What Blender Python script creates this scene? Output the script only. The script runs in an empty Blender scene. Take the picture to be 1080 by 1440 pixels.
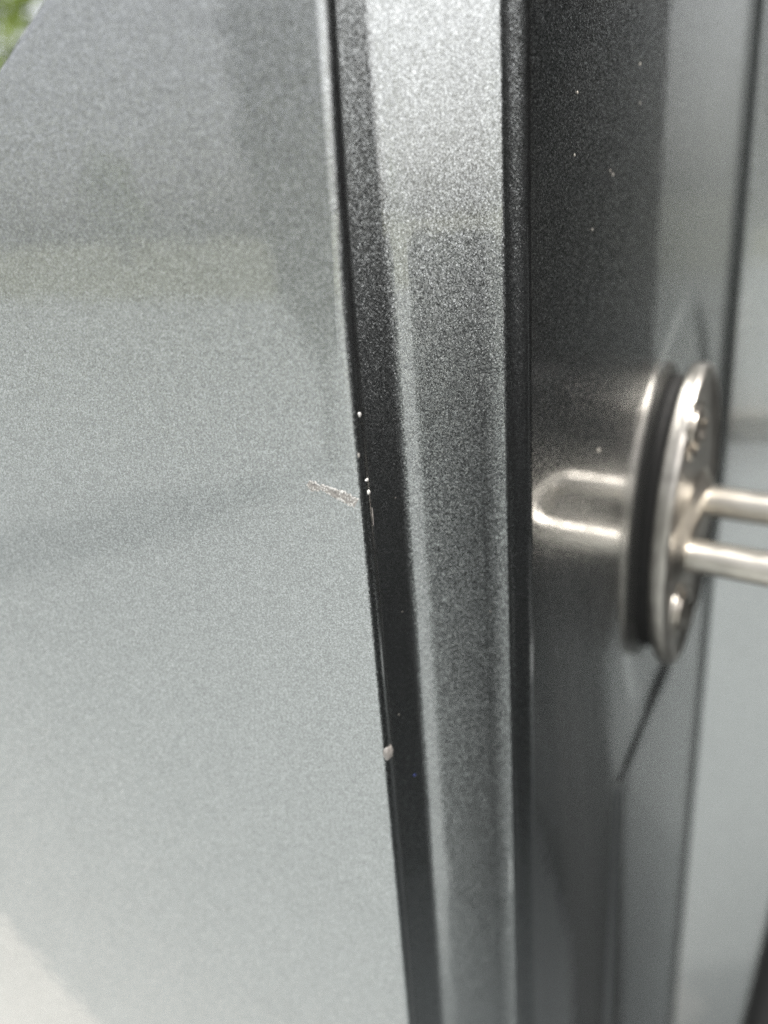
import bpy, bmesh, math, random
from mathutils import Vector, Matrix, noise

random.seed(7)
R = math.radians
scene = bpy.context.scene

# ------------------------------------------------------------------ camera
# phone held 13 cm from the door edge, tilted 21 degrees down, rolled a little
CAM_H = 0.78                                   # height of the lens above the drive (m)
F, CX, CY = 1082.0, 540.0, 720.0               # focal length and centre in photo pixels
_d = Vector((223.0, 2752.0, 1082.0)).normalized()   # straight down, seen from the lens
_z = -_d
_y = (Vector((0, 0, 1)) - _z * _z.z).normalized()
_x = _y.cross(_z)
AX = Matrix((_x, _y, _z))                      # lens coordinates -> world directions


def ray(u, v):
    return AX @ Vector(((u - CX) / F, (v - CY) / F, 1.0))


def at(u, v, depth):
    """World point seen at (u, v) whose horizontal distance is depth (m)."""
    r = ray(u, v)
    p = r * (depth / r.y)
    return Vector((p.x, p.y, p.z + CAM_H))


cam = bpy.data.cameras.new("camera")
cam.sensor_fit = 'VERTICAL'
cam.sensor_height = 36.0
cam.lens = F / 1440.0 * 36.0
cam.clip_start = 0.01
cam.clip_end = 400.0
cam.dof.use_dof = True
cam.dof.focus_distance = 0.1425
cam.dof.aperture_fstop = 6.6
cam_o = bpy.data.objects.new("camera", cam)
M = Matrix.Identity(4)
right, up, back = AX @ Vector((1, 0, 0)), AX @ Vector((0, -1, 0)), AX @ Vector((0, 0, -1))
for i in range(3):
    M[i][0], M[i][1], M[i][2] = right[i], up[i], back[i]
M[2][3] = CAM_H
cam_o.matrix_world = M
scene.collection.objects.link(cam_o)
scene.camera = cam_o

# ------------------------------------------------------------------ sky and sun
SUN_EL, SUN_AZ = 56.0, 146.0                  # azimuth measured from +Y (into the car), clockwise
world = bpy.data.worlds.new("World")
scene.world = world
world.use_nodes = True
nt = world.node_tree
nt.nodes.clear()
sky = nt.nodes.new('ShaderNodeTexSky')
sky.sky_type = 'NISHITA'
sky.sun_disc = False
sky.sun_elevation = R(SUN_EL)
sky.sun_rotation = R(SUN_AZ)
sky.air_density = 1.0
sky.dust_density = 4.0
sky.ozone_density = 0.6
hs = nt.nodes.new('ShaderNodeHueSaturation')
hs.inputs['Saturation'].default_value = 0.14
bg = nt.nodes.new('ShaderNodeBackground')
bg.inputs['Strength'].default_value = 0.15
wo = nt.nodes.new('ShaderNodeOutputWorld')
nt.links.new(sky.outputs[0], hs.inputs['Color'])
nt.links.new(hs.outputs[0], bg.inputs['Color'])
nt.links.new(bg.outputs[0], wo.inputs['Surface'])

sun = bpy.data.lights.new("sun", 'SUN')
sun.energy = 3.0
sun.angle = R(2)
sun.color = (1.0, 0.965, 0.92)
sun_o = bpy.data.objects.new("sun", sun)
sd = Vector((math.sin(R(SUN_AZ)) * math.cos(R(SUN_EL)), math.cos(R(SUN_AZ)) * math.cos(R(SUN_EL)), math.sin(R(SUN_EL))))
sun_o.rotation_euler = (-sd).to_track_quat('-Z', 'Y').to_euler()
scene.collection.objects.link(sun_o)

scene.view_settings.view_transform = 'Standard'
scene.view_settings.look = 'None'
scene.view_settings.gamma = 1.0
scene.view_settings.exposure = 1.0
scene.cycles.use_denoising = True
scene.cycles.denoising_input_passes = 'RGB_ALBEDO_NORMAL'
scene.cycles.denoising_prefilter = 'NONE'
scene.cycles.max_bounces = 10
scene.cycles.sample_clamp_indirect = 6.0


# ------------------------------------------------------------------ material helpers
def new_mat(name):
    m = bpy.data.materials.new(name)
    m.use_nodes = True
    t = m.node_tree
    t.nodes.clear()
    out = t.nodes.new('ShaderNodeOutputMaterial')
    b = t.nodes.new('ShaderNodeBsdfPrincipled')
    t.links.new(b.outputs[0], out.inputs[0])
    return m, t, b


def nd(t, kind, **kw):
    n = t.nodes.new(kind)
    for k, v in kw.items():
        setattr(n, k, v)
    return n


def mth(t, op, a, b=None, c=None):
    n = nd(t, 'ShaderNodeMath', operation=op)
    for i, x in enumerate((a, b, c)):
        if x is None:
            continue
        if isinstance(x, (int, float)):
            n.inputs[i].default_value = x
        else:
            t.links.new(x, n.inputs[i])
    return n.outputs[0]


def plain(name, col, rough=0.5, metal=0.0, nscale=0, namt=0.0, bump=0.0, coat=0.0):
    m, t, b = new_mat(name)
    b.inputs['Roughness'].default_value = rough
    b.inputs['Metallic'].default_value = metal
    b.inputs['Coat Weight'].default_value = coat
    b.inputs['Base Color'].default_value = (*col, 1)
    if nscale:
        tc = nd(t, 'ShaderNodeTexCoord')
        n = nd(t, 'ShaderNodeTexNoise')
        n.inputs['Scale'].default_value = nscale
        n.inputs['Detail'].default_value = 6
        t.links.new(tc.outputs['Object'], n.inputs['Vector'])
        r = nd(t, 'ShaderNodeValToRGB')
        r.color_ramp.elements[0].position = 0.3
        r.color_ramp.elements[1].position = 0.7
        r.color_ramp.elements[0].color = (*[c * (1 - namt) for c in col], 1)
        r.color_ramp.elements[1].color = (*[min(1, c * (1 + namt)) for c in col], 1)
        t.links.new(n.outputs['Fac'], r.inputs[0])
        t.links.new(r.outputs[0], b.inputs['Base Color'])
        if bump:
            bp = nd(t, 'ShaderNodeBump')
            bp.inputs['Strength'].default_value = bump
            bp.inputs['Distance'].default_value = 0.6 / nscale
            t.links.new(n.outputs['Fac'], bp.inputs['Height'])
            t.links.new(bp.outputs[0], b.inputs['Normal'])
    return m


def car_paint(name):
    """Grey metallic: tilted aluminium flakes under a clear coat."""
    m, t, b = new_mat(name)
    tc = nd(t, 'ShaderNodeTexCoord')
    geo = nd(t, 'ShaderNodeNewGeometry')
    tilt = None
    bright = None
    for sc, amt, wt in ((4300.0, 0.17, 0.6), (8600.0, 0.15, 0.4)):
        vo = nd(t, 'ShaderNodeTexVoronoi', feature='F1')
        vo.inputs['Scale'].default_value = sc
        t.links.new(tc.outputs['Object'], vo.inputs['Vector'])
        sub = nd(t, 'ShaderNodeVectorMath', operation='SUBTRACT')
        t.links.new(vo.outputs['Color'], sub.inputs[0])
        sub.inputs[1].default_value = (0.5, 0.5, 0.5)
        scl = nd(t, 'ShaderNodeVectorMath', operation='SCALE')
        t.links.new(sub.outputs[0], scl.inputs[0])
        scl.inputs['Scale'].default_value = amt
        sep = nd(t, 'ShaderNodeSeparateColor')
        t.links.new(vo.outputs['Color'], sep.inputs[0])
        v = mth(t, 'MULTIPLY', mth(t, 'POWER', sep.outputs[1], 1.6), wt)
        if tilt is None:
            tilt, bright = scl.outputs[0], v
        else:
            ad = nd(t, 'ShaderNodeVectorMath', operation='ADD')
            t.links.new(tilt, ad.inputs[0])
            t.links.new(scl.outputs[0], ad.inputs[1])
            tilt = ad.outputs[0]
            bright = mth(t, 'ADD', bright, v)
    ad = nd(t, 'ShaderNodeVectorMath', operation='ADD')
    t.links.new(geo.outputs['Normal'], ad.inputs[0])
    t.links.new(tilt, ad.inputs[1])
    no = nd(t, 'ShaderNodeVectorMath', operation='NORMALIZE')
    t.links.new(ad.outputs[0], no.inputs[0])
    ramp = nd(t, 'ShaderNodeValToRGB')
    ramp.color_ramp.elements[0].position = 0.0
    ramp.color_ramp.elements[0].color = (0.192, 0.199, 0.198, 1)
    ramp.color_ramp.elements[1].position = 0.95
    ramp.color_ramp.elements[1].color = (0.565, 0.582, 0.578, 1)
    t.links.new(bright, ramp.inputs[0])
    t.links.new(ramp.outputs[0], b.inputs['Base Color'])
    t.links.new(no.outputs[0], b.inputs['Normal'])
    b.inputs['Metallic'].default_value = 1.0
    b.inputs['Roughness'].default_value = 0.27
    b.inputs['Coat Weight'].default_value = 1.0
    b.inputs['Coat Roughness'].default_value = 0.012
    b.inputs['Coat IOR'].default_value = 1.75
    # faint orange peel in the clear coat
    pe = nd(t, 'ShaderNodeTexNoise')
    pe.inputs['Scale'].default_value = 260.0
    pe.inputs['Detail'].default_value = 1.0
    t.links.new(tc.outputs['Object'], pe.inputs['Vector'])
    bp = nd(t, 'ShaderNodeBump')
    bp.inputs['Strength'].default_value = 0.04
    bp.inputs['Distance'].default_value = 0.0004
    t.links.new(pe.outputs['Fac'], bp.inputs['Height'])
    t.links.new(bp.outputs[0], b.inputs['Coat Normal'])
    return m


PAINT = car_paint("grey_metallic_paint")
STEEL = plain("plated_steel", (0.50, 0.47, 0.42), 0.33, 1.0, 180, 0.12, 0.10)
PLATE = plain("dull_plated_steel", (0.37, 0.35, 0.32), 0.36, 1.0, 160, 0.18, 0.12)
STEEL_SCREW = plain("screw_steel", (0.44, 0.40, 0.35), 0.30, 1.0, 300, 0.2, 0.1)
GASKET = plain("black_gasket", (0.012, 0.011, 0.010), 0.7, 0.0, 400, 0.3, 0.2)
RUBBER = plain("black_rubber", (0.010, 0.010, 0.010), 0.85, 0.0, 600, 0.3, 0.2)
TRIM = plain("dark_trim_plastic", (0.012, 0.012, 0.012), 0.9, 0.0, 500, 0.2, 0.3)
TRIM.node_tree.nodes['Principled BSDF'].inputs['Specular IOR Level'].default_value = 0.15
CLOTH = plain("dark_door_lining", (0.032, 0.034, 0.036), 0.8, 0.0, 350, 0.25, 0.4)
PRIMER = plain("bared_primer", (0.17, 0.162, 0.15), 0.55, 0.0, 2600, 0.35, 0.7)
RIM = plain("broken_clear_coat", (0.36, 0.355, 0.34), 0.35, 0.0, 2600, 0.3, 0.5)
FILLER_GLINT = plain("touch_up_and_glint", (0.15, 0.14, 0.13), 0.28, 0.0, 1500, 0.3, 0.3, 0.6)  # touch-up colour, also used for a painted edge glint
CHIP_GLINT = plain("chip_with_glint", (0.48, 0.47, 0.45), 0.15, 0.3, 1500, 0.1, 0.2, 0.8)  # pale chip colour that also holds the white glints
DUST = plain("dust", (0.26, 0.24, 0.21), 0.8, 0.0, 900, 0.3)
CONCRETE = plain("pale_concrete", (0.325, 0.345, 0.343), 0.85, 0.0, 9, 0.05, 0.2)
PALE_STRIP = plain("pale_reflector", (0.62, 0.60, 0.56), 0.7, 0.0, 14, 0.06, 0.2)  # pale colour of the strip added for its mirror image
LAWN = plain("lawn_green", (0.20, 0.205, 0.12), 0.8, 0.0, 3, 0.35, 0.5)
LEAF = plain("hedge_leaf", (0.15, 0.20, 0.04), 0.5, 0.0, 6, 0.4)
_t = LEAF.node_tree
_tr = _t.nodes.new('ShaderNodeBsdfTranslucent')
_tr.inputs['Color'].default_value = (0.20, 0.27, 0.04, 1)
_mx = _t.nodes.new('ShaderNodeMixShader')
_mx.inputs[0].default_value = 0.5
_pr = next(n_ for n_ in _t.nodes if n_.type == 'BSDF_PRINCIPLED')
_ou = next(n_ for n_ in _t.nodes if n_.type == 'OUTPUT_MATERIAL')
_t.links.new(_pr.outputs[0], _mx.inputs[1])
_t.links.new(_tr.outputs[0], _mx.inputs[2])
_t.links.new(_mx.outputs[0], _ou.inputs[0])
NEEDLE = plain("added_conifer_needles", (0.03, 0.04, 0.02), 0.7, 0.0, 9, 0.4)  # for the dark tree added behind the viewer


# ------------------------------------------------------------------ mesh helpers
def link(name, me, mats, parent=None, smooth=True):
    o = bpy.data.objects.new(name, me)
    for m in (mats if isinstance(mats, (list, tuple)) else [mats]):
        me.materials.append(m)
    if smooth:
        for p in me.polygons:
            p.use_smooth = True
    scene.collection.objects.link(o)
    if parent:
        o.parent = parent
    return o


def from_bm(name, bm, mats, parent=None, smooth=True, recalc=True):
    if recalc:
        bmesh.ops.recalc_face_normals(bm, faces=bm.faces[:])
    me = bpy.data.meshes.new(name)
    bm.to_mesh(me)
    bm.free()
    return link(name, me, mats, parent, smooth)


def grid(name, rows, mats, parent=None, smooth=True):
    """rows: list of equal-length lists of points; front side faces the lens."""
    w = len(rows[0])
    vs = [tuple(p) for r in rows for p in r]
    fs = []
    for i in range(len(rows) - 1):
        for j in range(w - 1):
            a = i * w + j
            fs.append((a, a + 1, a + w + 1, a + w))
    me = bpy.data.meshes.new(name)
    me.from_pydata(vs, [], fs)
    me.update()
    return link(name, me, mats, parent, smooth)


def tag(o, label, cat=None, group=None, kind=None):
    if label:
        o["label"] = label
    if cat:
        o["category"] = cat
    if group:
        o["group"] = group
    if kind:
        o["kind"] = kind
    return o


def frange(a, b, n):
    return [a + (b - a) * i / (n - 1) for i in range(n)]


def xy(u, depth):
    p = at(u, 720, depth)
    return Vector((p.x, p.y))


def vec(b):
    """Horizontal direction, bearing b degrees: 0 faces the lens, + turns to the right."""
    return Vector((math.sin(R(b)), -math.cos(R(b))))


def tan_(b):
    return Vector((math.cos(R(b)), math.sin(R(b))))


def arc_turn(p, b0, b1, rad, n):
    """Profile points leaving p with surface bearing b0 and turning (convex to lens when b1 > b0)."""
    pts = []
    s = 1 if b1 > b0 else -1
    c = p - vec(b0) * rad * s
    for i in range(1, n + 1):
        b = b0 + (b1 - b0) * i / n
        pts.append(c + vec(b) * rad * s)
    return pts


def sweep(path, radius, n=16, closed_caps=True):
    """Tube along 3D points; radius a number or list."""
    bm = bmesh.new()
    rings = []
    prev = None
    for i, p in enumerate(path):
        a = path[max(0, i - 1)]
        b = path[min(len(path) - 1, i + 1)]
        d = (b - a).normalized()
        if prev is None:
            side = d.cross(Vector((0, 0, 1)))
            if side.length < 1e-3:
                side = d.cross(Vector((1, 0, 0)))
        else:
            side = prev - d * prev.dot(d)
        side.normalize()
        prev = side
        up_ = d.cross(side)
        r = radius[i] if isinstance(radius, list) else radius
        rings.append([bm.verts.new(p + (side * math.cos(2 * math.pi * k / n) + up_ * math.sin(2 * math.pi * k / n)) * r) for k in range(n)])
    for a, b in zip(rings, rings[1:]):
        for k in range(n):
            bm.faces.new((a[k], a[(k + 1) % n], b[(k + 1) % n], b[k]))
    if closed_caps:
        bm.faces.new(rings[0])
        bm.faces.new(rings[-1])
    return bm


Z0, Z1 = CAM_H - 0.62, CAM_H + 0.40            # vertical extent of the body pieces
mm = 0.001

# ------------------------------------------------------------------ ground and greenery
bm = bmesh.new()
bmesh.ops.create_grid(bm, x_segments=40, y_segments=40, size=60)
ground = from_bm("ground", bm, CONCRETE, smooth=False)
tag(ground, "pale concrete drive under the car", kind="structure")


def sheet(name, pts, z, mat):
    b_ = bmesh.new()
    b_.faces.new([b_.verts.new((x, y, z)) for x, y in pts])
    return from_bm(name, b_, mat, smooth=False)


lawn = sheet("lawn", [(-60, -60), (60, -60), (60, -8), (-60, -7)], 0.004, LAWN)
tag(lawn, "mown green lawn beyond the drive", kind="structure")
lawn2 = sheet("lawn", [(-60, 3.0), (60, 3.0), (60, 60), (-60, 60)], 0.004, LAWN)
tag(lawn2, "green lawn on the far side of the car", kind="structure")

# clipped hedge beyond the car: many small leaf faces
bm = bmesh.new()
for k in range(22000):
    x = random.uniform(-4.2, 0.6)
    z = random.uniform(0.0, 2.9)
    y = 4.0 + 0.25 * noise.noise(Vector((x * 1.3, z * 1.3, 0))) + random.uniform(0, 0.5)
    n = Vector((random.gauss(0, 0.7), -1, random.gauss(0.5, 0.7))).normalized()
    a = n.orthogonal().normalized()
    a.rotate(Matrix.Rotation(random.uniform(0, 6.28), 3, n))
    b2 = n.cross(a)
    s = random.uniform(0.03, 0.06)
    c = Vector((x, y, z))
    bm.faces.new([bm.verts.new(c + q) for q in (a * s, b2 * s * 0.5, -a * s, -b2 * s * 0.5)])
hedge = from_bm("hedge", bm, LEAF, smooth=False, recalc=False)
tag(hedge, "bright green hedge blurred beyond the upper left corner", "hedge", kind="stuff")

# row of garden trees across the lawn behind the viewer; the paint mirrors them
def tree(x, y, h, sd_, label):
    rnd_ = random.Random(sd_)
    root = bpy.data.objects.new("tree", None)
    root.location = (x, y, 0)
    scene.collection.objects.link(root)
    tag(root, label, "tree", "trees across the lawn")
    pth = [Vector((0.15 * math.sin(i * 0.9 + sd_) * i / 6, 0.1 * math.cos(i + sd_) * i / 6, h * 0.62 * i / 7)) for i in range(8)]
    from_bm("trunk", sweep(pth, [0.16 * (1 - 0.1 * i) for i in range(8)], 9), BARK, root)
    b_ = bmesh.new()
    for _ in range(3200):
        d_ = Vector((rnd_.gauss(0, 1), rnd_.gauss(0, 1), rnd_.gauss(0, 1))).normalized()
        q_ = 0.75 + 0.45 * noise.noise(d_ * 2.2 + Vector((sd_, 0, 0)))
        c_ = Vector((0, 0, h * 0.58)) + Vector((d_.x * h * 0.36, d_.y * h * 0.36, d_.z * h * 0.44)) * q_ * rnd_.uniform(0.55, 1) ** 0.5
        a_ = Vector((rnd_.gauss(0, 1), rnd_.gauss(0, 1), rnd_.gauss(0, 1))).normalized()
        e_ = a_.orthogonal().normalized()
        s_ = rnd_.uniform(0.08, 0.16) * h / 6
        b_.faces.new([b_.verts.new(c_ + w_) for w_ in (a_ * s_, e_ * s_ * 0.6, -a_ * s_, -e_ * s_ * 0.6)])
    from_bm("crown", b_, LEAF, root, smooth=False, recalc=False)


BARK = plain("bark", (0.09, 0.07, 0.05), 0.9, 0.0, 12, 0.3, 0.5)
TL = ["leafy tree at the left end of the garden row", "leafy tree second from the left in the garden row", "lowest leafy tree in the middle of the garden row",
      "tallest leafy tree in the garden row", "leafy tree at the right end of the garden row"]
for i_, (x_, y_, h_) in enumerate(((-20, -13, 2.4), (-14.0, -15, 2.7), (-7.5, -16, 2.3), (-2.5, -17, 3.4), (4.0, -15, 2.8))):
    tree(x_, y_, h_, i_ + 1, TL[i_])

# unseen dark tree, added to put the viewer's dark reflection beside the door edge
con = bpy.data.objects.new("added_conifer", None)
con.location = (-1.09, -1.93, 0)
scene.collection.objects.link(con)
tag(con, "unseen dark tree added behind the viewer to mirror as a dark patch", "added_conifer")
from_bm("trunk", sweep([Vector((0, 0, 0.35 * i)) for i in range(7)], [0.022 - 0.002 * i for i in range(7)], 8), BARK, con)
bm = bmesh.new()
for _ in range(6500):
    z = random.uniform(0.40, 2.7)
    rr = 0.20 * min(1.0, (z - 0.36) / 0.55) ** 0.6 * (1 - (z / 2.8) ** 4) * (1 + 0.2 * noise.noise(Vector((z * 2, 0, 0))))
    an = random.uniform(0, 6.283)
    rr *= random.uniform(0.6, 1.0)
    c = Vector((rr * math.cos(an), rr * math.sin(an), z))
    a = Vector((math.cos(an) * 0.4 + random.gauss(0, 0.3), math.sin(an) * 0.4 + random.gauss(0, 0.3), 1)).normalized()
    e = a.orthogonal().normalized()
    e.rotate(Matrix.Rotation(random.uniform(0, 6.28), 3, a))
    s_ = random.uniform(0.03, 0.07)
    bm.faces.new([bm.verts.new(c + w_) for w_ in (a * s_, e * s_ * 0.4, -a * s_, -e * s_ * 0.4)])
from_bm("crown", bm, NEEDLE, con, smooth=False, recalc=False)

# ------------------------------------------------------------------ the car
car = bpy.data.objects.new("car", None)
car.location = (0, 0, 0)
scene.collection.objects.link(car)
tag(car, "grey metallic car seen close at its rear door edge and bare door jamb", "car")

# --- rear door: outer skin rolled over into a hem at its front edge
DY = 0.130
HB = -12.0
edge = xy(525, DY)                              # outermost point of the rolled edge
# the edge rolls over gently first, then tightly
R_A, R_B, B_A, B_B = 2.2 * mm, 3.0 * mm, 30.0, 84.0


def roll_raw(b):
    if b <= B_A:
        return vec(b) * R_A - vec(HB) * R_A
    return roll_raw(B_A) + (vec(b) - vec(B_A)) * R_B


p_roll = edge - roll_raw(B_B)


def roll_pt(b):
    return p_roll + roll_raw(b)


prof = []
crown = 1.5                                     # crown radius of the skin (m)
N = 160
for i in range(N, 0, -1):
    s = 0.62 * (i / N) ** 1.35
    a = s / crown
    base = p_roll - tan_(HB) * (crown * math.sin(a)) - vec(HB) * (crown * (1 - math.cos(a)))
    prof.append(base)
prof.append(p_roll)
prof += [roll_pt(HB + (B_B - HB) * i / 22) for i in range(1, 23)]
prof += arc_turn(prof[-1], B_B, 165, 0.6 * mm, 6)
q = prof[-1]
for s in (0.004, 0.010, 0.018):                 # hem flange behind the skin
    prof.append(q - tan_(HB) * s + vec(180 + HB) * 0.0004)
q = prof[-1]
prof.append(q + vec(180 + HB) * 0.003 - tan_(HB) * 0.005)      # inner panel
prof.append(q + vec(180 + HB) * 0.004 - tan_(HB) * 0.014)


def skin_pt(u, v, lift=0.0):
    """Point on the flat of the door skin seen at (u, v), lifted off the paint."""
    r = ray(u, v)
    n = vec(HB)
    k = p_roll.dot(n) / (r.x * n.x + r.y * n.y)
    p = Vector((r.x * k, r.y * k))
    s = (p - p_roll).length
    p = p - n * (s * s / (2 * crown)) + n * lift
    return Vector((p.x, p.y, r.z * k + CAM_H))


g1, g2 = skin_pt(56, 0), skin_pt(0, 90)                           # edge of the window opening


def door_top(x):
    k = (g1.z - g2.z) / (g1.x - g2.x)
    z = g2.z + (x - g2.x) * k
    lo, hi = CAM_H - 0.028, CAM_H + 0.33
    z = max(lo, min(hi, z))
    return z


def smooth_w(x):
    x = max(0.0, min(1.0, x))
    return x * x * (3 - 2 * x)


def edge_shift(z):
    t = (z - (CAM_H - 0.02)) / 0.05
    return 1.2 * mm * min(max(0.0, t), 2.0) ** 1.5


dense = prof
rows = []
zz = frange(Z0, CAM_H - 0.06, 26)[:-1] + frange(CAM_H - 0.06, CAM_H + 0.08, 71) + frange(CAM_H + 0.09, CAM_H + 0.33, 14)
for zr in zz:
    row = []
    for p in dense:
        z = min(zr, door_top(p.x)) if p.x < edge.x - 0.022 else zr
        w = smooth_w((p.x - edge.x + 0.06) / 0.05)
        row.append((p.x + edge_shift(z) * w, p.y, z))
    rows.append(row)
rear_door = grid("rear_door", rows, PAINT, car)
tag(rear_door, "closed rear door, grey metallic skin with a chipped, scratched front edge")


# pale strip added on the drive to mirror brightly in the skin's lower left
def ground_hit(u, v):
    p_ = skin_pt(u, v)
    dist = (p_.xy - p_roll).length / crown
    n2 = vec(HB - math.degrees(dist))
    r = ray(u, v)
    k_ = 2 * (r.x * n2.x + r.y * n2.y)
    rx, ry = r.x - k_ * n2.x, r.y - k_ * n2.y
    s_ = p_.z / -r.z
    return Vector((p_.x + rx * s_, p_.y + ry * s_))


l0, l1 = ground_hit(0, 1300), ground_hit(130, 1440)
ld = (l1 - l0).normalized()
lo_ = ground_hit(0, 1440) - l0
ln = (lo_ - ld * lo_.dot(ld)).normalized()
c0_, c1_ = l0 - ld * 1.2, l1 + ld * 0.55
line = sheet("reflector_strip", [tuple(c0_), tuple(c1_), tuple(c1_ + ln * 0.12), tuple(c0_ + ln * 0.12)], 0.004, PALE_STRIP)
tag(line, "added unseen pale strip on the drive, mirrored in the door skin", kind="structure")

# --- pillar: groove behind the door edge, raised outer strip, rounded corner, jamb face
segs = [(12.5, 26.0, 26.0), (2.8, 26.0, 8.0), (1.0, 8.0, 8.0), (2.8, 8.0, 11.0), (10.6, 11.0, 12.0), (4.9, 13.0, 6.0)]
q = Vector((0, 0))
prof = [q]
for ln_, b0_, b1_ in segs:
    n_ = max(6, int(ln_ / 0.25)) if b0_ != b1_ else 6
    for i in range(n_):
        f = (i + 0.5) / n_
        f = f * f * (3 - 2 * f) if b0_ != b1_ and ln_ < 5 else f
        q = q + tan_(b0_ + (b1_ - b0_) * f) * (ln_ * mm / n_)
        prof.append(q)
s_r = xy(711, 0.1450)
prof = [p_ + (s_r - q) for p_ in prof]
SB = 10.0
n1 = 1 + 6
g, start = prof[3], prof[6]                     # two points on the dark strip next to the door edge
s_l = prof[-30]
JA = 52.0                                       # bearing of the jamb face
JP = at(922, 735, 0.2135)                        # point where the striker meets it
jn, jt = vec(JA), tan_(JA)
prof += arc_turn(s_r, 4.0, 36, 2.2 * mm, 12)
q = prof[-1]


def on_jamb(u, v=720, h=0.0):
    """(t, z) on the jamb plane for the point seen at (u, v)."""
    r = ray(u, v)
    o = Vector((JP.x, JP.y)) + jn * h
    k = o.dot(jn) / (r.x * jn.x + r.y * jn.y)
    p_ = Vector((r.x * k, r.y * k)) - o
    return p_.dot(jt), r.z * k + CAM_H - JP.z


def jamb(t, z, h=0.0):
    p_ = Vector((JP.x, JP.y)) + jt * t + jn * h
    return Vector((p_.x, p_.y, JP.z + z))


t_a = on_jamb(749)[0]
t_c = on_jamb(1000)[0]
ja = jamb(t_a, 0).xy
# smooth blend from the corner to the jamb plane (Hermite)
d0, d1 = tan_(36), jt
L = (ja - q).length
for i in range(1, 13):
    s = i / 12
    h00, h10 = 2 * s ** 3 - 3 * s * s + 1, s ** 3 - 2 * s * s + s
    h01, h11 = -2 * s ** 3 + 3 * s * s, s ** 3 - s * s
    prof.append(q * h00 + d0 * L * h10 + ja * h01 + d1 * L * h11)
zrow = [Z0] + frange(CAM_H - 0.30, CAM_H + 0.10, 60) + [Z1]
rows = [[(p_.x, p_.y, z) for p_ in prof] for z in zrow]
pillar = grid("door_pillar", rows, PAINT, car)
tag(pillar, "grey metallic door pillar with raised rounded strip beside the door edge")

# jamb face with a raised lower field; its sloping border runs down from the striker
b1, b2_, b3 = on_jamb(975, 850), on_jamb(922, 965), on_jamb(862, 1112)
tz0, tz1 = Z0 - JP.z, Z1 - JP.z


def border_t(z):
    """t of the border of the raised field at height z (None above it)."""
    pts_ = [(b3[1], b3[0]), (b2_[1], b2_[0]), (b1[1], b1[0])]
    if z <= pts_[0][0]:
        return pts_[0][1]
    for (za, ta), (zb, tb) in zip(pts_, pts_[1:]):
        if z <= zb:
            return ta + (tb - ta) * (z - za) / (zb - za)
    return b1[0] + (z - b1[1]) * 0.9


RISE, SLOPE = 0.9 * mm, 6.0 * mm


def recess(t, z):
    """Shallow oval dish pressed round the striker."""
    lean = R(-8)
    a_, b_ = t - 13.5 * mm, z + 3 * mm
    x, y = a_ * math.cos(lean) + b_ * math.sin(lean), -a_ * math.sin(lean) + b_ * math.cos(lean)
    d_ = math.hypot(x / 34.0 / mm, y / 66.0 / mm)
    return 0.9 * mm * smooth01((1.06 - d_) / 0.16)


def smooth01(x):
    x = max(0.0, min(1.0, x))
    return x * x * (3 - 2 * x)


rows = []
zl = frange(tz0, -0.11, 12)[:-1] + frange(-0.11, 0.075, 140) + frange(0.085, tz1, 10)
for z in zl:
    bt = border_t(z)
    row = []
    # columns follow the border so that its edge stays crisp
    w = SLOPE
    lo = min(bt, t_c - 1 * mm)
    ts = frange(t_a, lo, 44) + [lo + w * k / 8 for k in range(1, 9)]
    ts += frange(ts[-1], t_c + 14 * mm, 10)[1:]
    for t in ts:
        row.append(jamb(t, z, RISE * smooth01((t - bt) / w) - recess(t, z)))
    rows.append(row)
jamb_face = grid("jamb_face", rows, PAINT, pillar)

# fillet into the inner flange that faces outwards again
FB = -26.0
crease = jamb(t_c, 0, 0).xy
LE = -38.0                                       # end face of the flange, then a rounded edge
prof = [crease + jt * 9 * mm - jn * 3 * mm]
e0 = crease + jt * 3.0 * mm + jn * 2.4 * mm
prof += [prof[0].lerp(e0, 0.5), e0]
prof += arc_turn(e0, LE, FB, 3.2 * mm, 8)
f0 = prof[-1]
for i in range(1, 21):
    prof.append(f0 + tan_(FB) * (0.042 * i / 20))
f1 = prof[-1]
nfl = len(prof) - 20                             # first column of the flat
zfl = [Z0] + frange(CAM_H - 0.30, CAM_H + 0.10, 60) + [Z1]
rows = []
for z in zfl:                                    # the flat narrows upwards
    wid = 0.026 + 0.018 * smooth01((CAM_H - 0.10 - z) / 0.12)
    row = [(p_.x, p_.y, z) for p_ in prof[:nfl]]
    for i in range(1, 21):
        p_ = f0 + tan_(FB) * (wid * i / 20)
        row.append((p_.x, p_.y, z))
    row += [(p_.x + 0.002, p_.y + 0.006, z), (p_.x + 0.003, p_.y + 0.02, z)]
    rows.append(row)
flange = grid("inner_flange", rows, PAINT, pillar)
tag(flange, "pale lit inner flange of the jamb behind the striker loop")


def on_flange(u, v, lift=0.0):
    r = ray(u, v)
    n = vec(FB)
    o = f0 + n * lift
    k = o.dot(n) / (r.x * n.x + r.y * n.y)
    return Vector((r.x * k, r.y * k, r.z * k + CAM_H))


# --- weatherstrip running down the flange at the lower right
a, b = on_flange(1120, 1250, 0.004), on_flange(1064, 1460, 0.004)
d = (b - a)
path = []
for i in range(60):
    s = -2.2 + 7.0 * i / 59
    p_ = a + d * s
    if s < 0:
        p_.x += 0.010 * s * s * 0.35
    if s > 1.2:
        p_.x += 0.012 * (s - 1.2) ** 1.6
    path.append(p_)
bm = sweep(path, 0.0065, 14)
seal = from_bm("weatherstrip", bm, RUBBER, car)
tag(seal, "black rubber weatherstrip in the lower right corner")
path = [p_ + Vector((0.010, -0.002, 0)) for p_ in path]
bm = sweep(path, 0.0085, 14)
from_bm("sealing_bulb", bm, RUBBER, seal)

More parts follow.
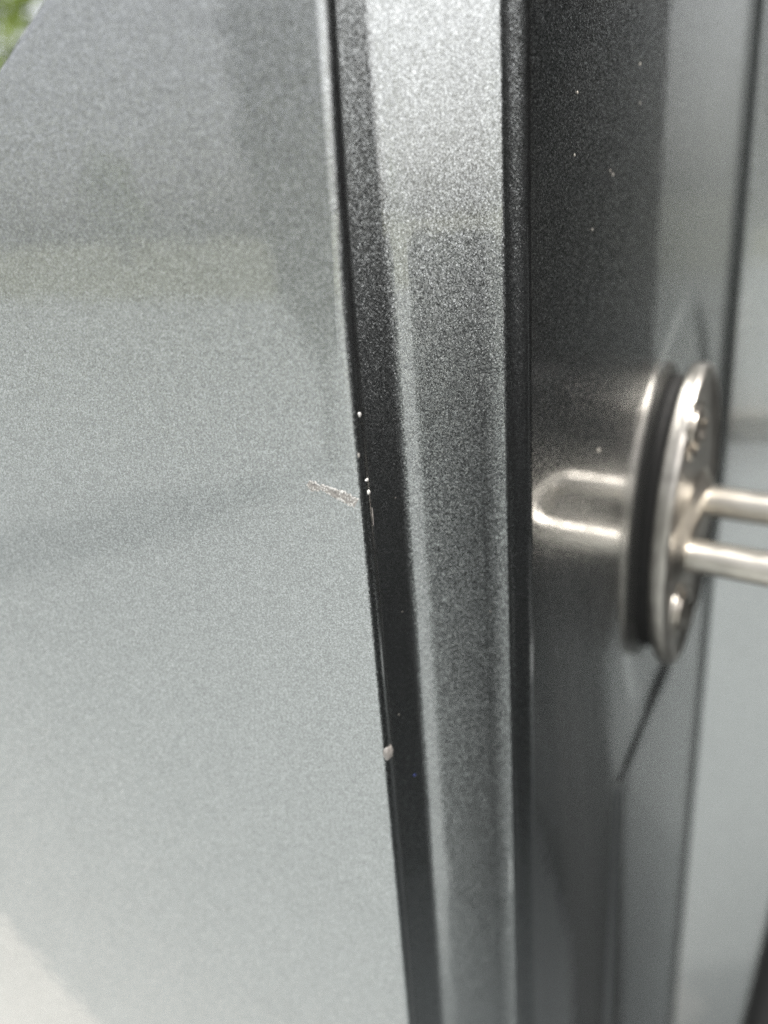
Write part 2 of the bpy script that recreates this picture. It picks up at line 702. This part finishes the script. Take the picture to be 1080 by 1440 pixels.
# --- dark cabin trim beyond the weatherstrip
rows = []
for z in frange(Z0, Z1, 16):
    row = []
    for i in range(24):
        s = i / 23
        row.append((f0.x + 0.016 + 0.95 * s, f0.y - 0.006 + 0.012 * min(1.0, s * 12) + 0.06 * math.sin(s * 3.0) + 0.12 * s, z))
    rows.append(row)
trim = grid("cabin_trim", rows, TRIM, car)

roof = bmesh.new()
for (x0, x1, y0, y1, z0, z1) in ((-0.6, 1.20, 0.12, 1.25, CAM_H + 0.46, CAM_H + 0.50),):
    bmesh.ops.create_cube(roof, size=1, matrix=Matrix.Translation(((x0 + x1) / 2, (y0 + y1) / 2, (z0 + z1) / 2)) @ Matrix.Diagonal((x1 - x0, y1 - y0, z1 - z0, 1)))
bmesh.ops.bevel(roof, geom=roof.edges[:], offset=0.015, segments=3, affect='EDGES')
tag(from_bm("roof", roof, [PAINT], car, smooth=False), "car roof above the door opening")
flo = bmesh.new()
bmesh.ops.create_cube(flo, size=1, matrix=Matrix.Translation((0.60, 0.78, CAM_H - 0.50)) @ Matrix.Diagonal((1.05, 0.90, 0.06, 1)))
bmesh.ops.bevel(flo, geom=flo.edges[:], offset=0.02, segments=3, affect='EDGES')
from_bm("cabin_floor", flo, CLOTH, car, smooth=False)

rows = []  # unseen full-height dark sheet, added to block light ahead of the jamb
for z in frange(0.06, CAM_H + 0.45, 18):
    rows.append([(1.06 - 0.10 * math.sin(math.pi * i / 12) * max(0.0, 1 - abs(z - CAM_H + 0.05) * 3), 0.056 + 1.14 * i / 12, z) for i in range(13)])
tag(grid("dash_light_block", rows, TRIM, car), "added dark sheet closing the cabin ahead, keeping jamb reflections dark")

# --- striker -------------------------------------------------------------
striker = bpy.data.objects.new("door_striker", None)
striker.location = jamb(0, 0, 0)
scene.collection.objects.link(striker)
striker.parent = car
tag(striker, "plated steel door striker with oval plate, two screws and wire loop")
SO = striker.location.copy()

JN = Vector((jn.x, jn.y, 0))
JT = Vector((jt.x, jt.y, 0))
JZ = Vector((0, 0, 1))


def loc(t, z, h):
    return JT * t + JZ * z + JN * h


PC = (13.5 * mm, -3.0 * mm)                     # centre of the plate on the jamb
PW, PH, PT = 24.5 * mm, 48.5 * mm, R(-8)         # half width, half height, lean


def oval(k, n, w, h):
    a_ = 2 * math.pi * k / n
    x = w * math.copysign(abs(math.cos(a_)) ** 1.0, math.cos(a_))
    z = h * math.copysign(abs(math.sin(a_)) ** 0.92, math.sin(a_))
    # pointed ends: pull the sides in away from the middle
    x *= 1 - 0.16 * (z / h) ** 2
    c_, s_ = math.cos(PT), math.sin(PT)
    return PC[0] + x * c_ - z * s_, PC[1] + x * s_ + z * c_


def oval_stack(levels, n=64, cap=True):
    """levels: (inset, height) rings from the paint outwards."""
    b_ = bmesh.new()
    rings = []
    for ins, h in levels:
        rings.append([b_.verts.new(loc(*oval(k, n, PW - ins, PH - ins), h)) for k in range(n)])
    for r0, r1_ in zip(rings, rings[1:]):
        for k in range(n):
            b_.faces.new((r0[k], r0[(k + 1) % n], r1_[(k + 1) % n], r1_[k]))
    if cap:
        b_.faces.new(rings[-1])
        b_.faces.new(rings[0][::-1])
    return b_


bm = oval_stack([(4 * mm, -0.0009), (4 * mm, 2.6 * mm)])
from_bm("gasket", bm, GASKET, striker, smooth=False)
H0 = 2.2 * mm
bm = oval_stack([(2.0 * mm, H0), (0.6 * mm, H0 + 0.2 * mm), (0.0, H0 + 1.0 * mm), (0.0, H0 + 3.8 * mm), (0.4 * mm, H0 + 4.8 * mm), (1.2 * mm, H0 + 5.4 * mm),
                 (2.4 * mm, H0 + 5.6 * mm), (4.0 * mm, H0 + 5.2 * mm), (6.0 * mm, H0 + 4.7 * mm), (8.0 * mm, H0 + 4.6 * mm)])
from_bm("striker_plate", bm, PLATE, striker)
HT = H0 + 4.6 * mm


def disc_stack(center, levels, n=28, seg=None):
    b_ = bmesh.new()
    rings = []
    for r_, h in levels:
        rings.append([b_.verts.new(loc(center[0] + r_ * math.cos(2 * math.pi * k / n), center[1] + r_ * math.sin(2 * math.pi * k / n), h)) for k in range(n)])
    for r0, r1_ in zip(rings, rings[1:]):
        for k in range(n):
            b_.faces.new((r0[k], r0[(k + 1) % n], r1_[(k + 1) % n], r1_[k]))
    b_.faces.new(rings[-1])
    return b_


for (u, v) in ((981, 603), (960, 856)):
    t_, z_ = on_jamb(u, v, HT + 1 * mm)
    bm = disc_stack((t_, z_), [(9.6 * mm, HT - 0.2 * mm), (9.4 * mm, HT + 0.5 * mm), (8.8 * mm, HT + 0.9 * mm), (8.0 * mm, HT + 0.7 * mm), (7.4 * mm, HT + 0.2 * mm)])
    from_bm("screw_seat", bm, STEEL, striker)
    bm = disc_stack((t_, z_), [(6.8 * mm, HT), (6.7 * mm, HT + 1.2 * mm), (6.0 * mm, HT + 2.0 * mm), (4.6 * mm, HT + 2.4 * mm),
                               (3.2 * mm, HT + 2.4 * mm), (2.9 * mm, HT + 0.6 * mm), (0.4 * mm, HT + 0.5 * mm)])
    from_bm("screw", bm, STEEL_SCREW, striker)

# wire loop: two legs joined by a bar, plus the flared collars where they leave the plate
A_, B_ = (3.0 * mm, -9.8 * mm), (22.0 * mm, 1.0 * mm)
HL = 43.0 * mm
rc = 8.5 * mm
WR = 5.1 * mm
path = [loc(*A_, 2 * mm), loc(*A_, 10 * mm), loc(*A_, 20 * mm), loc(*A_, HL - rc)]
va = Vector((A_[0], A_[1]))
vb = Vector((B_[0], B_[1]))
D_ = (vb - va).length
for i in range(1, 9):
    a_ = math.pi / 2 * i / 8
    q2 = va + (vb - va).normalized() * (rc * (1 - math.cos(a_)))
    path.append(loc(q2.x, q2.y, HL - rc + rc * math.sin(a_)))
for i in range(8, -1, -1):
    a_ = math.pi / 2 * i / 8
    q2 = vb - (vb - va).normalized() * (rc * (1 - math.cos(a_)))
    path.append(loc(q2.x, q2.y, HL - rc + rc * math.sin(a_)))
path += [loc(*B_, 20 * mm), loc(*B_, 10 * mm), loc(*B_, 2 * mm)]
bm = sweep(path, WR, 24)
from_bm("striker_loop", bm, STEEL, striker)
bm = bmesh.new()
rings = []
ab = (vb - va).normalized()
pp = Vector((-ab.y, ab.x))
for r_, h in ((11.0 * mm, HT - 0.3 * mm), (9.4 * mm, HT + 0.5 * mm), (8.2 * mm, HT + 1.4 * mm), (7.0 * mm, HT + 2.3 * mm), (6.0 * mm, HT + 3.0 * mm), (4.6 * mm, HT + 3.4 * mm), (2.6 * mm, HT + 3.5 * mm)):
    ring = []
    for k in range(40):
        a_ = 2 * math.pi * k / 40
        base_ = vb if math.cos(a_) > 0 else va
        q2 = base_ + ab * (r_ * math.cos(a_)) + pp * (r_ * math.sin(a_))
        ring.append(bm.verts.new(loc(q2.x, q2.y, h)))
    rings.append(ring)
for r0, r1_ in zip(rings, rings[1:]):
    for k in range(40):
        bm.faces.new((r0[k], r0[(k + 1) % 40], r1_[(k + 1) % 40], r1_[k]))
bm.faces.new(rings[-1])
from_bm("loop_boss", bm, STEEL, striker)

# --- front door swung open on the right, seen only mirrored in the paint
hinge = Vector((1.06, 0.06))
DB = 24.0                                       # opening angle
dd = Vector((-math.cos(R(DB)), -math.sin(R(DB))))
dn = Vector((math.sin(R(DB)), -math.cos(R(DB))))    # outward side of the open door
DL = 0.96


def dpt(s, z, w):
    p_ = hinge + dd * s + dn * w
    return Vector((p_.x, p_.y, z))


def slab_poly(name, poly, w0, w1, mat, parent, bev=0.008):
    b_ = bmesh.new()
    fr = [b_.verts.new(dpt(s, z, w0)) for s, z in poly]
    bk = [b_.verts.new(dpt(s, z, w1)) for s, z in poly]
    b_.faces.new(fr)
    b_.faces.new(bk[::-1])
    for k in range(len(poly)):
        b_.faces.new((fr[k], bk[k], bk[(k + 1) % len(poly)], fr[(k + 1) % len(poly)]))
    if bev:
        bmesh.ops.bevel(b_, geom=b_.edges[:], offset=bev, segments=2, affect='EDGES')
    return from_bm(name, b_, mat, parent, smooth=False)


BELT = CAM_H - 0.03
front_door = slab_poly("front_door", [(0, 0.02), (0.90, 0.02), (0.95, 0.06), (DL, BELT), (0.0, BELT)], 0.06, 0.10, PAINT, car)
tag(front_door, "open front door with dark lining, mirrored in the jamb paint")
slab_poly("door_lining", [(0.03, 0.025), (0.88, 0.025), (0.92, 0.06), (0.93, BELT + 0.01), (0.03, BELT + 0.01)], 0.0, 0.058, CLOTH, front_door)
slab_poly("armrest", [(0.25, 0.56), (0.75, 0.56), (0.78, 0.60), (0.75, 0.63), (0.25, 0.65)], -0.06, -0.002, TRIM, front_door)

sky_block = slab_poly("sky_block_slab", [(-0.05, BELT - 0.01), (0.70, BELT - 0.01), (0.64, BELT + 0.22), (0.50, BELT + 0.52), (-0.05, BELT + 0.52)], 0.02, 0.06, TRIM, front_door, bev=0.004)  # unseen dark slab added to block sky from the jamb's reflections


# ------------------------------------------------------------------ damage, dirt and painted glints
def patch(name, path_uv, width, lift, mat, parent, seed, ptf, n=40, m=9, rough=0.35):
    """Ragged raised-rim gouge laid on a surface: path of pixels, half width in px."""
    rnd = random.Random(seed)
    rows_ = []
    tot = len(path_uv) - 1
    for i in range(n):
        f = i / (n - 1) * tot
        k = min(int(f), tot - 1)
        g_ = f - k
        u = path_uv[k][0] * (1 - g_) + path_uv[k + 1][0] * g_
        v = path_uv[k][1] * (1 - g_) + path_uv[k + 1][1] * g_
        du, dv = path_uv[k + 1][0] - path_uv[k][0], path_uv[k + 1][1] - path_uv[k][1]
        l_ = math.hypot(du, dv)
        nu, nv = -dv / l_, du / l_
        wv = (width[k] * (1 - g_) + width[k + 1] * g_)
        row_ = []
        for j in range(m):
            s_ = 2 * j / (m - 1) - 1
            edge_n = 1 + rough * noise.noise(Vector((i * 0.55, seed + (3 if s_ > 0 else 9), 0.3)))
            o_ = s_ * wv * edge_n
            rim = abs(s_) ** 3
            hgt = lift * (0.25 + 0.75 * rim) * (1 + 0.8 * noise.noise(Vector((i * 0.4, j * 0.8, seed)))) if 0 < j < m - 1 else -0.02 * mm
            hgt = max(hgt, 0.012 * mm) if 0 < j < m - 1 else hgt
            row_.append(ptf(u + nu * o_, v + nv * o_, hgt))
        rows_.append(row_)
    o_ = grid(name, rows_, [mat, RIM], parent)
    for k_, pl in enumerate(o_.data.polygons):
        j_ = k_ % (m - 1)
        if (j_ in (0, m - 2) and rnd.random() < 0.6) or (j_ in (1, m - 3) and rnd.random() < 0.45) or rnd.random() < 0.15:
            pl.material_index = 1
    return o_


sc1 = patch("paint_scratch", [(450, 684), (468, 692), (484, 699), (501, 708)], [4.0, 6.5, 8.0, 7.5], 0.10 * mm, PRIMER, rear_door, 5, skin_pt)
tag(sc1, "short slanting beige gouge at the door edge")
patch("paint_scratch", [(433, 679), (440, 684), (450, 687)], [4.0, 8.0, 4.5], 0.12 * mm, PRIMER, rear_door, 17, skin_pt, n=20)


def blob(name, c, ax, ay, h, nrm, up_, mat, parent, seed, n=14):
    """Small irregular lens of filler, chipped paint or painted glint lying on a surface."""
    rnd = random.Random(seed)
    side = nrm.cross(up_).normalized()
    b_ = bmesh.new()
    top = b_.verts.new(c + nrm * h)
    wob = [1 + rnd.uniform(-0.22, 0.22) for _ in range(n)]
    rings = []
    for fr, hh in ((0.45, 0.9), (0.8, 0.55), (1.0, -0.35)):
        rings.append([b_.verts.new(c + side * (ax * fr * wob[k] * math.cos(2 * math.pi * k / n)) + up_ * (ay * fr * wob[k] * math.sin(2 * math.pi * k / n)) + nrm * h * hh * (1 + (rnd.uniform(-0.25, 0.25) if hh > 0 else 0))) for k in range(n)])
    for k in range(n):
        b_.faces.new((top, rings[0][k], rings[0][(k + 1) % n]))
        for r0, r1_ in zip(rings, rings[1:]):
            b_.faces.new((r0[k], r1_[k], r1_[(k + 1) % n], r0[(k + 1) % n]))
    return from_bm(name, b_, mat, parent)


def edge_pt(bear, v, z_from_u=None):
    """Point on the rolled edge with surface bearing bear, at the height seen in row v."""
    p_ = roll_pt(bear)
    u = 540
    for _ in range(3):
        r = ray(u, v)
        z = r.z / r.y * p_.y
        # column where this point projects
        q_ = AX.transposed() @ Vector((p_.x, p_.y, z))
        u = CX + F * q_.x / q_.z
    r = ray(u, v)
    z = r.z / r.y * p_.y + CAM_H
    n_ = vec(bear)
    return Vector((p_.x + edge_shift(z), p_.y, z)), Vector((n_.x, n_.y, 0))


ZUP = Vector((0, 0, 1))
for bear, v, ax, ay, h, mat, sd_ in ((45, 583, 0.40, 0.50, 0.22, CHIP_GLINT, 1), (52, 675, 0.46, 0.34, 0.24, CHIP_GLINT, 2), (56, 692, 0.46, 0.50, 0.26, CHIP_GLINT, 3),  # edge chips whose pale colour carries their white glints
                                     (70, 725, 0.20, 2.2, 0.10, FILLER_GLINT, 4), (40, 1058, 1.25, 1.9, 0.45, FILLER_GLINT, 6), (25, 640, 0.25, 0.5, 0.06, PRIMER, 8)):  # the tall thin sliver is an edge reflection put in as colour
    c, n_ = edge_pt(bear, v)
    o = blob("chip_and_glint", c, ax * mm, ay * mm, h * mm, n_, ZUP, mat, rear_door, sd_)
c_big = o

# specks of dust on the jamb and pillar
bm_all = []
rnd = random.Random(3)


def speck(u, v, ptf, r_, parent, mat=DUST, seed=0):
    c, n_ = ptf(u, v)
    return blob("dust_speck", c, r_ * mm, r_ * mm * 1.3, r_ * 0.6 * mm, n_, ZUP, mat, parent, seed, 7)


def jamb_ptn(u, v):
    t_, z_ = on_jamb(u, v)
    return jamb(t_, z_, 0), Vector((jn.x, jn.y, 0))


def strip_ptn(u, v):
    r = ray(u, v)
    n_ = vec(SB)
    k = s_l.dot(n_) / (r.x * n_.x + r.y * n_.y)
    return Vector((r.x * k, r.y * k, r.z * k + CAM_H)) - Vector((n_.x, n_.y, 0)) * 0.1 * mm, Vector((n_.x, n_.y, 0))


def groove_ptn(u, v):
    n_ = Vector((g.x - start.x, g.y - start.y))
    n_ = Vector((n_.y, -n_.x)).normalized()
    if n_.y > 0:
        n_ = -n_
    r = ray(u, v)
    k = g.dot(n_) / (r.x * n_.x + r.y * n_.y)
    return Vector((r.x * k, r.y * k, r.z * k + CAM_H)), Vector((n_.x, n_.y, 0))


for i, (u, v, r_) in enumerate(((842, 633, 0.45), (808, 218, 0.22), (862, 245, 0.28), (900, 145, 0.22), (833, 323, 0.22), (858, 240, 0.2), (812, 130, 0.25), (900, 90, 0.25))):
    speck(u, v, jamb_ptn, r_, pillar, DUST, i)
for i, (u, v, r_) in enumerate(((605, 1033, 0.42), (640, 1120, 0.15), (690, 860, 0.1))):
    speck(u, v, strip_ptn, r_, pillar, DUST, 20 + i)
BLUE = plain("blue_fibre", (0.03, 0.06, 0.35), 0.5)
for i, (u, v, r_, m_) in enumerate(((561, 1005, 0.12, DUST), (583, 1090, 0.16, BLUE), (570, 590, 0.08, DUST), (556, 700, 0.08, DUST), (566, 860, 0.08, DUST))):
    speck(u, v, groove_ptn, r_, pillar, m_, 40 + i)
